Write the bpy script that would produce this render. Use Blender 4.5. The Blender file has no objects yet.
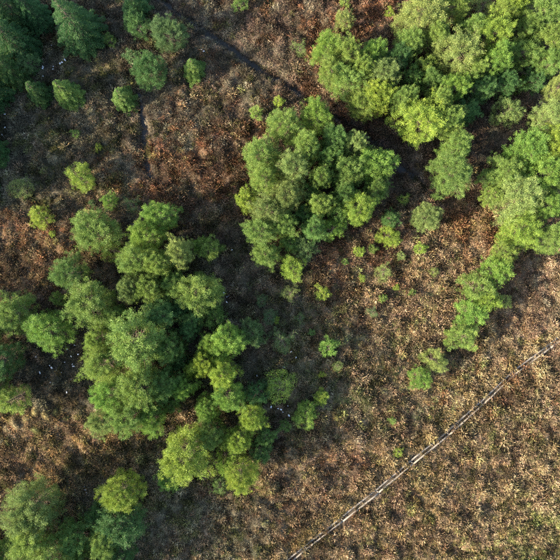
import bpy, math, random
import numpy as np
R = math.radians
S = bpy.context.scene
C = S.collection
rng = np.random.default_rng(7)

# ------------------------------------------------------------------ camera, sky, sun, exposure
CAM_H = 54.0                # drone height above the bog, metres
PX = 0.1                    # metres on the ground for one photograph pixel
cam = bpy.data.objects.new('camera', bpy.data.cameras.new('camera'))
C.objects.link(cam)
cam.location = (0, 0, CAM_H)
cam.rotation_euler = (0, 0, 0)
cam.data.sensor_width = 36
cam.data.angle = 2 * math.atan(28.0 / CAM_H)
cam.data.clip_end = 3000
S.camera = cam

SUN_EL, SUN_SH = 25.0, 20.0   # elevation; shadows fall to the right and this many degrees up the picture
w = bpy.data.worlds.new('World'); S.world = w; w.use_nodes = True
nt = w.node_tree
bgn = nt.nodes['Background']
sky = nt.nodes.new('ShaderNodeTexSky'); sky.sky_type = 'NISHITA'; sky.sun_disc = False
sky.sun_elevation = R(SUN_EL)
sky.sun_rotation = R(270 - SUN_SH)        # sun stands to the left and a little down the picture
sky.dust_density = 2.0; sky.ozone_density = 1.0
nt.links.new(sky.outputs[0], bgn.inputs[0]); bgn.inputs[1].default_value = 0.15
sun = bpy.data.objects.new('sun', bpy.data.lights.new('sun', 'SUN')); C.objects.link(sun)
sun.data.energy = 4.7; sun.data.angle = R(0.6); sun.data.color = (1.0, 0.87, 0.68)
sun.rotation_euler = (R(90 - SUN_EL), 0, R(SUN_SH - 90))
sun.location = (-40, -15, 30)
vs = S.view_settings
vs.view_transform = 'Standard'; vs.look = 'None'; vs.gamma = 1; vs.use_curve_mapping = False
vs.exposure = 2.3
S.cycles.use_denoising = False; S.cycles.debug_use_spatial_splits = True; S.cycles.max_bounces = 5; S.cycles.diffuse_bounces = 3; S.cycles.glossy_bounces = 2; S.cycles.transmission_bounces = 3; S.cycles.transparent_max_bounces = 2

# ------------------------------------------------------------------ helpers
def w2(px, py, z=0.0):
    """photograph pixel -> world point on the level z"""
    k = PX * (1 - z / CAM_H)
    return np.array([(px - 280) * k, (280 - py) * k])

def hash2(ix, iy, s):
    h = (ix.astype(np.int64) * 374761393 + iy.astype(np.int64) * 668265263 + s * 1274126177) & 0xffffffff
    h = ((h ^ (h >> 13)) * 1274126177) & 0xffffffff
    h = h ^ (h >> 16)
    return (h & 0xffff) / 65535.0

def noise(x, y, scale, s=0):
    x = np.asarray(x, float) / scale; y = np.asarray(y, float) / scale
    ix = np.floor(x); iy = np.floor(y); fx = x - ix; fy = y - iy
    fx = fx * fx * (3 - 2 * fx); fy = fy * fy * (3 - 2 * fy)
    a = hash2(ix, iy, s); b = hash2(ix + 1, iy, s); c = hash2(ix, iy + 1, s); d = hash2(ix + 1, iy + 1, s)
    return (a * (1 - fx) + b * fx) * (1 - fy) + (c * (1 - fx) + d * fx) * fy

def seg_dist(x, y, pts):
    d = np.full(np.shape(x), 1e9)
    for (ax, ay), (bx, by) in zip(pts[:-1], pts[1:]):
        vx, vy = bx - ax, by - ay
        t = np.clip(((x - ax) * vx + (y - ay) * vy) / (vx * vx + vy * vy), 0, 1)
        d = np.minimum(d, np.hypot(x - ax - t * vx, y - ay - t * vy))
    return d

def mesh_np(name, v, f, nv, attr=None):
    """vertices (n,3), faces flat index list, nv = corners per face"""
    me = bpy.data.meshes.new(name)
    v = np.asarray(v, np.float32); f = np.asarray(f, np.int32).reshape(-1, nv)
    me.vertices.add(len(v)); me.vertices.foreach_set('co', v.ravel())
    me.loops.add(f.size); me.loops.foreach_set('vertex_index', f.ravel())
    me.polygons.add(len(f)); me.polygons.foreach_set('loop_start', np.arange(0, f.size, nv, dtype=np.int32))
    me.update(calc_edges=True)
    for k, (dom, typ, key, data) in (attr or {}).items():
        a = me.attributes.new(k, typ, dom); a.data.foreach_set(key, np.asarray(data).ravel())
    return me

def link(name, me, mat=None, parent=None):
    o = bpy.data.objects.new(name, me); C.objects.link(o)
    if mat is not None and me is not None and not me.materials: me.materials.append(mat)
    if parent is not None: o.parent = parent
    return o

def tag(o, label, cat, group=None, kind=None):
    if label: o['label'] = label
    if cat: o['category'] = cat
    if group: o['group'] = group
    if kind: o['kind'] = kind
    return o

def new_mat(name):
    m = bpy.data.materials.new(name); m.use_nodes = True
    t = m.node_tree; t.nodes.clear()
    out = t.nodes.new('ShaderNodeOutputMaterial')
    return m, t, out

def node(t, typ, **kw):
    n = t.nodes.new(typ)
    for k, v in kw.items():
        if k.startswith('i_'):
            n.inputs[k[2:].replace('_', ' ')].default_value = v
        else: setattr(n, k, v)
    return n

# ------------------------------------------------------------------ ditch, path and faint ground lines (photograph pixels on the ground)
DITCH = [tuple(w2(*p)) for p in [(120, -34), (150, -8), (180, 14), (224, 42), (248, 61), (282, 81), (309, 100), (339, 119), (363, 131), (385, 150), (400, 166), (428, 188)]]
SIDE = [tuple(w2(*p)) for p in [(138, 92), (143, 120), (144, 152), (150, 178)]]
PATH = [tuple(w2(*p)) for p in [(268, 578), (295, 556), (331, 528), (370, 498), (414, 461), (455, 428), (489, 397), (511, 375), (545, 350), (584, 320)]]
RUT = [tuple(w2(*p)) for p in [(-20, 506), (0, 492), (20, 476), (44, 459), (62, 448)]]
FAINT_LINE = [tuple(w2(*p)) for p in [(205, 532), (250, 506), (292, 475), (330, 446)]]  # faint line along which the plants are left out

def height(x, y):
    x = np.asarray(x, float); y = np.asarray(y, float)
    dd = seg_dist(x, y, DITCH); ds = seg_dist(x, y, SIDE); dp = seg_dist(x, y, PATH); dr = seg_dist(x, y, RUT)
    wob = (noise(x, y, 0.9, 3) - .5) * .35
    h = (noise(x, y, 6, 1) - .5) * .35 + (noise(x, y, 2.2, 2) - .5) * .22 + (noise(x, y, .75, 4) - .5) * .46 + noise(x, y, 1.25, 14) ** 2 * .35 + (noise(x, y, .35, 9) - .5) * .09
    flat = np.clip((np.minimum(dd, ds + .5) - .3) / 1.6, 0.12, 1) * np.clip((dp - .4) / .9, 0.06, 1)
    h = h * flat
    h -= .62 / (1 + np.exp((dd + wob * 1.3 - .40) / .10))
    h -= .46 / (1 + np.exp((ds + wob - .36) / .10))
    h -= .20 / (1 + np.exp((dp + wob * .8 - .55) / .09))
    h -= .16 / (1 + np.exp((dr + wob - .28) / .10))
    return h

# ------------------------------------------------------------------ colour zones of the bog vegetation (what grows where; shaded ground is painted greyer, lit ground tanner)
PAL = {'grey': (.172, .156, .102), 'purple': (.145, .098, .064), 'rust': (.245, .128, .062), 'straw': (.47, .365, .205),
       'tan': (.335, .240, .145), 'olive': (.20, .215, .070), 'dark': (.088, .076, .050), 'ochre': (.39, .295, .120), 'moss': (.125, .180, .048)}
KEYS = list(PAL); PALA = np.array([PAL[k] for k in KEYS])
# cx, cy, rx, ry in pixels, then weights
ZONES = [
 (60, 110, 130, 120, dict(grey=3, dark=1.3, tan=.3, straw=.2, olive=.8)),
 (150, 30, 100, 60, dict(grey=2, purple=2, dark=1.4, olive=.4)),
 (270, 50, 110, 70, dict(purple=4, grey=1.5, rust=.5, dark=1.4, olive=.2)),
 (200, 160, 55, 50, dict(rust=5, purple=2, tan=1.2, straw=.5)),
 (370, 15, 60, 35, dict(rust=4, purple=3)),
 (345, 110, 60, 30, dict(rust=3, tan=1, purple=1.5)),
 (30, 240, 75, 35, dict(rust=1.6, tan=3, straw=1.5, purple=1)),
 (250, 260, 70, 80, dict(purple=2.2, grey=2, dark=.8, straw=.4, olive=.7)),
 (290, 350, 80, 60, dict(grey=3, dark=.6, purple=.6, straw=.5, olive=.9, moss=.7)),
 (390, 290, 70, 60, dict(tan=4, straw=2, rust=.9, ochre=1, purple=1.2, moss=1.2)),
 (360, 250, 40, 40, dict(purple=2, rust=2.5, tan=1)),
 (470, 235, 30, 40, dict(rust=3, ochre=2, tan=1)),
 (400, 380, 70, 45, dict(grey=2, tan=2, purple=1, olive=.6, moss=.9)),
 (520, 300, 55, 55, dict(purple=2.5, tan=2, straw=.8, grey=1, rust=.5)),
 (470, 390, 60, 30, dict(rust=1.6, tan=2.5, straw=1, ochre=.8)),
 (50, 435, 70, 35, dict(tan=3, straw=1.5, ochre=1.2, purple=1, olive=.7)),
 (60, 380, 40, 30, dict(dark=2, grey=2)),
 (200, 520, 90, 60, dict(grey=3.5, tan=1.4, dark=.3, straw=1, olive=1)),  # shaded ground in grey, with straw raised to lighten that shade
 (310, 490, 60, 40, dict(rust=1.6, tan=3, straw=1.2, purple=1, dark=.5)),
 (320, 430, 60, 40, dict(grey=2, tan=2, purple=.6, straw=.7, olive=.8)),
 (440, 500, 90, 70, dict(tan=3.2, straw=2, purple=1.4, ochre=.7, rust=.3, olive=.8)),
 (530, 430, 60, 60, dict(tan=3, straw=2, rust=.5, purple=1.2, olive=.7)),
 (545, 545, 70, 40, dict(olive=2.4, straw=1.6, tan=1.5, moss=1)),
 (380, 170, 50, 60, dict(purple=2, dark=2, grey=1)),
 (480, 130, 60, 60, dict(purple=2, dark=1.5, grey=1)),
]
def zone_weights(x, y):
    k = x / PX + 280; l = 280 - y / PX
    W = np.zeros((len(x), len(KEYS))) + 1e-6
    W[:, KEYS.index('tan')] += .02; W[:, KEYS.index('purple')] += .02; W[:, KEYS.index('grey')] += .02
    kx = k + (noise(x, y, 4, 31) - .5) * 50; ly = l + (noise(x, y, 4, 32) - .5) * 50
    for cx, cy, rx, ry, d in ZONES:
        g = np.exp(-(((kx - cx) / rx) ** 2 + ((ly - cy) / ry) ** 2) * 1.2)
        for n_, v_ in d.items(): W[:, KEYS.index(n_)] += g * v_
    # straw verge along the duckboards, dark peat in the ditch
    dp = seg_dist(x, y, PATH)
    W /= W.sum(1, keepdims=True)
    dp = seg_dist(x, y, [(a - .63 * .85, b + .77 * .85) for a, b in PATH])      # straw verge on the upper side
    up = np.exp(-(dp / .50) ** 2) * 4
    W[:, KEYS.index('ochre')] += up * .7; W[:, KEYS.index('straw')] += up
    # patchiness: every plant kind grows in drifts
    for i in range(len(KEYS)):
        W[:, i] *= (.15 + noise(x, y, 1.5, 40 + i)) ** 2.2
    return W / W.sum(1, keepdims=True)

# ------------------------------------------------------------------ ground
def ground_material():
    m, t, out = new_mat('peat_ground')
    b = node(t, 'ShaderNodeBsdfPrincipled', i_Roughness=.95)
    a = node(t, 'ShaderNodeAttribute', attribute_name='tint')
    tc = node(t, 'ShaderNodeTexCoord')
    n1 = node(t, 'ShaderNodeTexNoise', i_Scale=7.0, i_Detail=9.0, i_Roughness=.75)
    n2 = node(t, 'ShaderNodeTexNoise', i_Scale=38.0, i_Detail=6.0, i_Roughness=.8)
    r = node(t, 'ShaderNodeMapRange'); r.inputs[1].default_value = .3; r.inputs[2].default_value = .75; r.inputs[3].default_value = .35; r.inputs[4].default_value = 1.35
    mx = node(t, 'ShaderNodeMix', data_type='RGBA', blend_type='MULTIPLY'); mx.inputs[0].default_value = 1
    L = t.links.new
    L(tc.outputs['Object'], n1.inputs['Vector']); L(tc.outputs['Object'], n2.inputs['Vector'])
    L(n1.outputs[0], r.inputs[0]); L(a.outputs['Color'], mx.inputs[6]); L(r.outputs[0], mx.inputs[7])
    L(mx.outputs[2], b.inputs['Base Color'])
    bp = node(t, 'ShaderNodeBump', i_Strength=.9, i_Distance=.08)
    L(n2.outputs[0], bp.inputs['Height']); L(bp.outputs[0], b.inputs['Normal'])
    L(b.outputs[0], out.inputs[0])
    return m

fine = np.arange(-36, 36.01, .2)
far = np.array([38, 41, 45, 52, 62, 80, 110, 160, 260, 420, 700.])
ax = np.concatenate([-far[::-1], fine, far])
gx, gy = np.meshgrid(ax, ax)
n = len(ax)
gz = height(gx.ravel(), gy.ravel())
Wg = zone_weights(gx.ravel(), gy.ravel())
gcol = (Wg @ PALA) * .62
near_wet = np.minimum(seg_dist(gx.ravel(), gy.ravel(), DITCH), seg_dist(gx.ravel(), gy.ravel(), SIDE) + .2)
near_path = seg_dist(gx.ravel(), gy.ravel(), PATH)
peat = np.maximum(np.clip(1.4 - near_wet, 0, 1), np.clip(1.6 - near_path * 1.8, 0, .8))[:, None]
gcol = gcol * (1 - peat) + np.array([.035, .028, .022]) * peat          # bare wet peat on the ditch banks
i0 = (np.arange(n - 1)[:, None] * n + np.arange(n - 1)[None, :]).ravel()
gf = np.stack([i0, i0 + 1, i0 + n + 1, i0 + n], 1)
gm = mesh_np('ground', np.stack([gx.ravel(), gy.ravel(), gz], 1), gf, 4,
             {'tint': ('POINT', 'FLOAT_COLOR', 'color', np.concatenate([gcol, np.ones((len(gcol), 1))], 1))})
gm.polygons.foreach_set('use_smooth', np.ones(len(gf), bool))
ground = link('ground', gm, ground_material()); ground['kind'] = 'structure'; ground['label'] = 'brown peat bog ground under heather and dead grass'

# ------------------------------------------------------------------ water
def water_mat():
    m, t, out = new_mat('bog_water')
    b = node(t, 'ShaderNodeBsdfPrincipled', i_Roughness=.12, i_IOR=1.33)
    b.inputs['Base Color'].default_value = (.012, .010, .006, 1)
    nz = node(t, 'ShaderNodeTexNoise', i_Scale=6.0, i_Detail=3.0)
    bp = node(t, 'ShaderNodeBump', i_Strength=.08, i_Distance=.02)
    t.links.new(nz.outputs[0], bp.inputs['Height']); t.links.new(bp.outputs[0], b.inputs['Normal'])
    t.links.new(b.outputs[0], out.inputs[0]); return m
WATER = water_mat()
def water_strip(name, pts, hw, z, label):
    pts = [np.array(p) for p in pts]; v = []; f = []
    for i, p in enumerate(pts):
        d = pts[min(i + 1, len(pts) - 1)] - pts[max(i - 1, 0)]; d = d / np.hypot(*d); nrm = np.array([-d[1], d[0]])
        for s in (1, -1): v.append((*(p + nrm * hw * s), z))
        if i: k = 2 * i; f.append((k - 2, k - 1, k + 1, k))
    o = link(name, mesh_np(name, v, np.array(f), 4), WATER); o['kind'] = 'structure'; o['label'] = label
water_strip('ditch_water', DITCH, .7, -.40, 'dark still water in the straight drainage ditch')
water_strip('side_ditch_water', SIDE, .45, -.27, 'dark water in the short side ditch')

# ------------------------------------------------------------------ foliage and wood materials
def leaf_mat(name, instancer, trans=.35, rough=.6, var=.35, spec=.25):
    m, t, out = new_mat(name); L = t.links.new
    if instancer:
        a = node(t, 'ShaderNodeAttribute', attribute_type='INSTANCER', attribute_name='tint'); col = a.outputs['Color']
    else:
        a = node(t, 'ShaderNodeObjectInfo'); col = a.outputs['Color']
    v = node(t, 'ShaderNodeAttribute', attribute_name='var')           # natural variation from shoot to shoot
    hs = node(t, 'ShaderNodeHueSaturation')
    r1 = node(t, 'ShaderNodeMapRange'); r1.inputs[3].default_value = 1 - var; r1.inputs[4].default_value = 1 + var
    r2 = node(t, 'ShaderNodeMapRange'); r2.inputs[3].default_value = .525; r2.inputs[4].default_value = .478
    L(v.outputs['Fac'], r1.inputs[0]); L(v.outputs['Fac'], r2.inputs[0])
    L(col, hs.inputs['Color']); L(r1.outputs[0], hs.inputs['Value']); L(r2.outputs[0], hs.inputs['Hue'])
    b = node(t, 'ShaderNodeBsdfPrincipled', i_Roughness=rough); b.inputs['Specular IOR Level'].default_value = spec
    tr = node(t, 'ShaderNodeBsdfTranslucent')
    mx = node(t, 'ShaderNodeMixShader'); mx.inputs[0].default_value = trans
    L(hs.outputs[0], b.inputs['Base Color']); L(hs.outputs[0], tr.inputs[0])
    L(b.outputs[0], mx.inputs[1]); L(tr.outputs[0], mx.inputs[2]); L(mx.outputs[0], out.inputs[0])
    return m
NEEDLE = leaf_mat('pine_needles', False, .35, .55, .42)
PLANT = leaf_mat('bog_plants', True, .22, .8, .60, .1)
def plain(name, c, rough=.85, scale=30, bump=.4, spread=.35):
    m, t, out = new_mat(name); L = t.links.new
    b = node(t, 'ShaderNodeBsdfPrincipled', i_Roughness=rough)
    tc = node(t, 'ShaderNodeTexCoord')
    n1 = node(t, 'ShaderNodeTexNoise', i_Scale=scale, i_Detail=8.0, i_Roughness=.7)
    cr = node(t, 'ShaderNodeValToRGB')
    cr.color_ramp.elements[0].position = .3; cr.color_ramp.elements[1].position = .72
    cr.color_ramp.elements[0].color = (*[x * (1 - spread) for x in c], 1); cr.color_ramp.elements[1].color = (*[x * (1 + spread) for x in c], 1)
    bp = node(t, 'ShaderNodeBump', i_Strength=bump, i_Distance=.02)
    L(tc.outputs['Object'], n1.inputs['Vector']); L(n1.outputs[0], cr.inputs[0]); L(cr.outputs[0], b.inputs['Base Color'])
    L(n1.outputs[0], bp.inputs['Height']); L(bp.outputs[0], b.inputs['Normal']); L(b.outputs[0], out.inputs[0])
    return m
BARK = plain('pine_bark', (.11, .075, .055), scale=14)
WOOD = plain('weathered_board', (.175, .150, .115), scale=9, spread=.45)
PALEWOOD = plain('bleached_scrap', (.72, .73, .76), scale=20, spread=.15)

# ------------------------------------------------------------------ blades: many small pointed faces from arrays
def blades(base, dirs, length, width, var, droop=0.0):
    """one kite-shaped blade (2 triangles) per row"""
    nB = len(base)
    d = dirs / np.linalg.norm(dirs, axis=1, keepdims=True)
    up = rng.normal(size=(nB, 3)); side = np.cross(d, up); side /= np.linalg.norm(side, axis=1, keepdims=True) + 1e-9
    L_ = length[:, None]; W_ = width[:, None]
    mid = base + d * L_ * .5
    tip = base + d * L_ + np.array([0, 0, -1.]) * L_ * droop
    v = np.stack([base, mid - side * W_ * .5, tip, mid + side * W_ * .5], 1).reshape(-1, 3)
    k = np.arange(nB)[:, None] * 4
    f = np.concatenate([np.concatenate([k, k + 1, k + 2], 1), np.concatenate([k, k + 2, k + 3], 1)], 0)
    return v, f, np.repeat(var, 4)

def blade_mesh(name, parts, mat):
    vs_, fs, va, off = [], [], [], 0
    for v, f, a in parts:
        vs_.append(v); fs.append(f + off); va.append(a); off += len(v)
    me = mesh_np(name, np.concatenate(vs_), np.concatenate(fs), 3, {'var': ('POINT', 'FLOAT', 'value', np.concatenate(va).astype(np.float32))})
    me.materials.append(mat); return me

def tube(pts, rad, sides=5):
    pts = np.asarray(pts, float); v = []; f = []
    for i, p in enumerate(pts):
        d = pts[min(i + 1, len(pts) - 1)] - pts[max(i - 1, 0)]; d /= np.linalg.norm(d) + 1e-9
        u = np.cross(d, [0.3, 1, 0.2] if abs(d[1]) < .8 else [1, .2, .3]); u /= np.linalg.norm(u); q = np.cross(d, u)
        for k in range(sides):
            a = 2 * math.pi * k / sides; v.append(p + (u * math.cos(a) + q * math.sin(a)) * rad[i])
        if i:
            b0 = (i - 1) * sides
            for k in range(sides):
                k2 = (k + 1) % sides; f.append((b0 + k, b0 + k2, b0 + sides + k2)); f.append((b0 + k, b0 + sides + k2, b0 + sides + k))
    return np.array(v), np.array(f)

def join_tubes(name, tubes, mat):
    v, f, o = [], [], 0
    for a, b in tubes: v.append(a); f.append(b + o); o += len(a)
    me = mesh_np(name, np.concatenate(v), np.concatenate(f), 3); me.materials.append(mat); return me

# ------------------------------------------------------------------ tree models (unit real size, reused with other sizes and turns)
def tufts(cent, axis, nb, blen, bwid, spread, clump_r):
    """needle tufts: nb blades round each centre, leaning along the axis"""
    n_ = len(cent)
    d = rng.normal(size=(n_, nb, 3)); d /= np.linalg.norm(d, axis=2, keepdims=True)
    d = d * spread + axis[:, None, :]
    base = cent[:, None, :] + rng.normal(size=(n_, nb, 3)) * clump_r
    ln = blen * rng.uniform(.65, 1.25, size=(n_, nb)); wd = bwid * rng.uniform(.7, 1.3, size=(n_, nb))
    cv = rng.uniform(0, 1, size=(n_, 1)) * .7 + rng.uniform(0, 1, size=(n_, nb)) * .3
    return blades(base.reshape(-1, 3), d.reshape(-1, 3), ln.ravel(), wd.ravel(), cv.ravel())

def pine_model(seed, r, h, nbr, per, nb, blen, bwid, base=.12, gappy=0.0, clump=.10, lob=.3):
    global rng
    rng = np.random.default_rng(seed)
    lobe_a = rng.uniform(0, 6.28, 5); lobe_m = rng.uniform(.3, 1, 5)
    lean = rng.normal(size=2) * .04 * h
    cents, axs, tubes = [], [], []
    zt = np.linspace(0, h * .96, 7)
    trunk = np.stack([lean[0] * (zt / h) ** 2 + .05 * r * np.sin(zt * 1.3 + seed), lean[1] * (zt / h) ** 2, zt], 1)
    tubes.append(tube(trunk, np.linspace(.045 * h ** .9, .012, 7) * .55 + .01, 7))
    for b in range(nbr):
        t = (b + rng.uniform(0, 1)) / nbr                      # 0 low .. 1 top
        t = t ** .8
        az = b * 2.39996 + rng.normal() * .35
        prof = math.sin(math.pi * min(1, .30 + .70 * t) ) ** .65 if t < .99 else .15
        prof = max(.12, (1 - t ** 2.4) ** .5 * (.72 + .28 * min(1, t * 3)))
        lo = 1 + lob * sum(m_ * math.cos((k + 2) * az + a_) for k, (a_, m_) in enumerate(zip(lobe_a, lobe_m))) / 2.2
        ln = r * prof * lo * rng.uniform(.72, 1.08)
        if rng.uniform() < gappy: continue
        z0 = h * (base + (1 - base) * t * .9)
        p0 = np.array([np.interp(z0, zt, trunk[:, 0]), np.interp(z0, zt, trunk[:, 1]), z0])
        rise = rng.uniform(.12, .45) + .55 * t
        dirh = np.array([math.cos(az), math.sin(az), 0])
        p1 = p0 + dirh * ln * .55 + np.array([0, 0, ln * .5 * rise * .5])
        p2 = p0 + dirh * ln + np.array([0, 0, ln * rise])
        if p2[2] > h * 1.02: p2[2] = h * 1.02
        tubes.append(tube([p0, p1, p2], [.02 + .006 * ln, .014, .006], 3))
        sd = np.array([-dirh[1], dirh[0], 0])
        for k in range(per):
            s = rng.uniform(.42, 1.05) ** .7
            p = (p0 * (1 - s) ** 2 + 2 * p1 * s * (1 - s) + p2 * s * s) if s <= 1 else p2
            off = sd * rng.normal() * .15 * ln * (1.25 - s * .5) + np.array([0, 0, rng.normal() * .05 * ln + .03])
            cents.append(p + off); axs.append(dirh * rng.uniform(.2, .8) + np.array([0, 0, rng.uniform(.3, 1.0)]) + sd * np.sign(off @ sd) * .3)
    cents.append(np.array([trunk[-1, 0], trunk[-1, 1], h])); axs.append(np.array([0, 0, 1.]))
    cents = np.array(cents); axs = np.array(axs)
    me = blade_mesh('crown', [tufts(cents, axs, nb, blen, bwid, .95, clump)], NEEDLE)
    return join_tubes('trunk', tubes, BARK), me, r, h

def spruce_model(seed, r, h, tiers, per, dens):
    """tiers of drooping boughs, each a fan of side shoots"""
    global rng
    rng = np.random.default_rng(seed)
    tubes = [tube(np.stack([np.zeros(6), np.zeros(6), np.linspace(0, h, 6)], 1), np.linspace(.05 * h ** .8, .012, 6) * .6 + .008, 7)]
    B, D, Ln, Wd, V = [], [], [], [], []
    for i in range(tiers):
        t = (i + .2) / tiers
        R_ = r * (1 - t) ** .80 * (1 if t > .1 else .8) + .10 * r * (1 - t)
        z0 = h * (.07 + .93 * t)
        nb = max(5, int(per * (1 - t) + 4))
        for k in range(nb):
            az = 2 * math.pi * (k + .5 * (i % 2) + rng.uniform(-.2, .2)) / nb
            ln = R_ * rng.uniform(.78, 1.08); dh = np.array([math.cos(az), math.sin(az), 0]); sd = np.array([-dh[1], dh[0], 0])
            droop = rng.uniform(.40, .60); zj = z0 + rng.uniform(-.03, .03) * h
            P = lambda s: np.array([0, 0, zj]) + dh * ln * s + np.array([0, 0, ln * (.10 * s - droop * s * s + .10 * s ** 4)])
            tubes.append(tube([P(0), P(.5), P(1)], [.018, .012, .005], 3))
            v0 = rng.uniform(0, .75)
            m_ = max(30, int(dens * ln))
            s = rng.uniform(.25, 1.0, m_) ** .75
            wdt = (.27 * ln * np.clip(1.15 - s, .12, 1) + .05) * 1.0
            q = rng.uniform(-1, 1, m_)
            base = np.stack([P(x) for x in s]) + sd[None] * (q * wdt)[:, None] + np.stack([np.zeros(m_), np.zeros(m_), -np.abs(q) * wdt * .45 + rng.normal(size=m_) * .02], 1)
            for rep in range(3):
                d = dh[None] * rng.uniform(.5, 1.2, (m_, 1)) + sd[None] * (q * .9)[:, None] + np.array([0, 0, -.12])[None] + rng.normal(size=(m_, 3)) * .38
                B.append(base + rng.normal(size=(m_, 3)) * .025); D.append(d); Ln.append(rng.uniform(.09, .17, m_)); Wd.append(rng.uniform(.022, .036, m_)); V.append(v0 + .4 * rng.uniform(0, 1, m_))
    me = blade_mesh('crown', [blades(np.concatenate(B), np.concatenate(D), np.concatenate(Ln), np.concatenate(Wd), np.concatenate(V))], NEEDLE)
    return join_tubes('trunk', tubes, BARK), me, r, h

MODELS = {
 'pine': [pine_model(10 + s, 2.2, 5.6, 120, 6, 50, .155, .025, lob=.22) for s in range(6)],
 'round_pine': [pine_model(25 + s, 2.4, 4.2, 150, 6, 46, .15, .025, lob=.07, base=.05) for s in range(2)],
 'small_pine': [pine_model(30 + s, 1.25, 2.9, 62, 5, 42, .135, .022, base=.06, lob=.3, clump=.07) for s in range(4)],
 'sapling': [pine_model(50 + s, .62, 1.35, 24, 4, 28, .13, .022, base=.04, clump=.05, lob=.35) for s in range(3)],
 'sparse': [pine_model(60 + s, 1.3, 2.4, 60, 5, 13, .16, .026, base=.04, gappy=.15, clump=.09, lob=.4) for s in range(3)],
 'spruce': [spruce_model(70 + s, 2.6, 7.5, 15, 12, 95) for s in range(3)],
 'small_spruce': [spruce_model(80 + s, 1.5, 3.8, 10, 9, 120) for s in range(2)],
}
# needle colours, linear; the darker ones also paint shade onto shaded trees
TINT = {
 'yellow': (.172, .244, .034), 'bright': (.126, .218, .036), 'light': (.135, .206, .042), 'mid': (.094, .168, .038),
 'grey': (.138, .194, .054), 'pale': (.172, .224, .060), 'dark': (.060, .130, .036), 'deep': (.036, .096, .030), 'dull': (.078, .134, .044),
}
WORD = {'yellow': 'yellow-green', 'bright': 'bright green', 'light': 'light green', 'mid': 'mid-green', 'grey': 'grey-green',
        'pale': 'pale olive', 'dark': 'dark green', 'deep': 'deep green', 'dull': 'dull grey-green'}
NAME = {'pine': ('pine_tree', 'tree', 'pine'), 'round_pine': ('pine_tree', 'tree', 'bushy pine'), 'small_pine': ('pine_tree', 'tree', 'young pine'), 'sapling': ('pine_sapling', 'sapling', 'seedling pine'),
        'sparse': ('bog_shrub', 'shrub', 'thin shrub'), 'spruce': ('spruce_tree', 'tree', 'tiered spruce'), 'small_spruce': ('spruce_tree', 'tree', 'young spruce')}
count = {}
trng = random.Random(5)
def tree(model, px, py, rp, h, tint, where, group):
    """crown centre (px,py) and crown radius rp in photograph pixels, height h in metres"""
    i = count.get(model, 0); count[model] = i + 1
    tm, cm, mr, mh = MODELS[model][(i * 5 + i // 3) % len(MODELS[model])]
    zc = .62 * h if 'spruce' not in model else .42 * h
    x, y = w2(px, py, zc)
    r = rp * PX * (1 - zc / CAM_H)
    nm, cat, word = NAME[model]
    z = float(height(np.array([x]), np.array([y]))[0]) - .06
    o = bpy.data.objects.new(nm, None); C.objects.link(o)
    o.empty_display_size = .3
    o.location = (x, y, z); o.rotation_euler = (0, 0, trng.uniform(0, 6.28))
    s = r / mr * (1.04 if model == 'pine' and 'alone' not in where else .98)
    sx = s * trng.uniform(.93, 1.07)
    o.scale = (sx, s * s / sx, h / mh)
    tag(o, '%s %s %s' % (WORD[tint], word, where), cat, group)
    link('trunk', tm, None, o)
    c = link('crown', cm, None, o)
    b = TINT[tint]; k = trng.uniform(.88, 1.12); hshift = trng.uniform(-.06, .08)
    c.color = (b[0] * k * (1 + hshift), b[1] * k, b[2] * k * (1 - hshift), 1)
    return o

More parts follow.
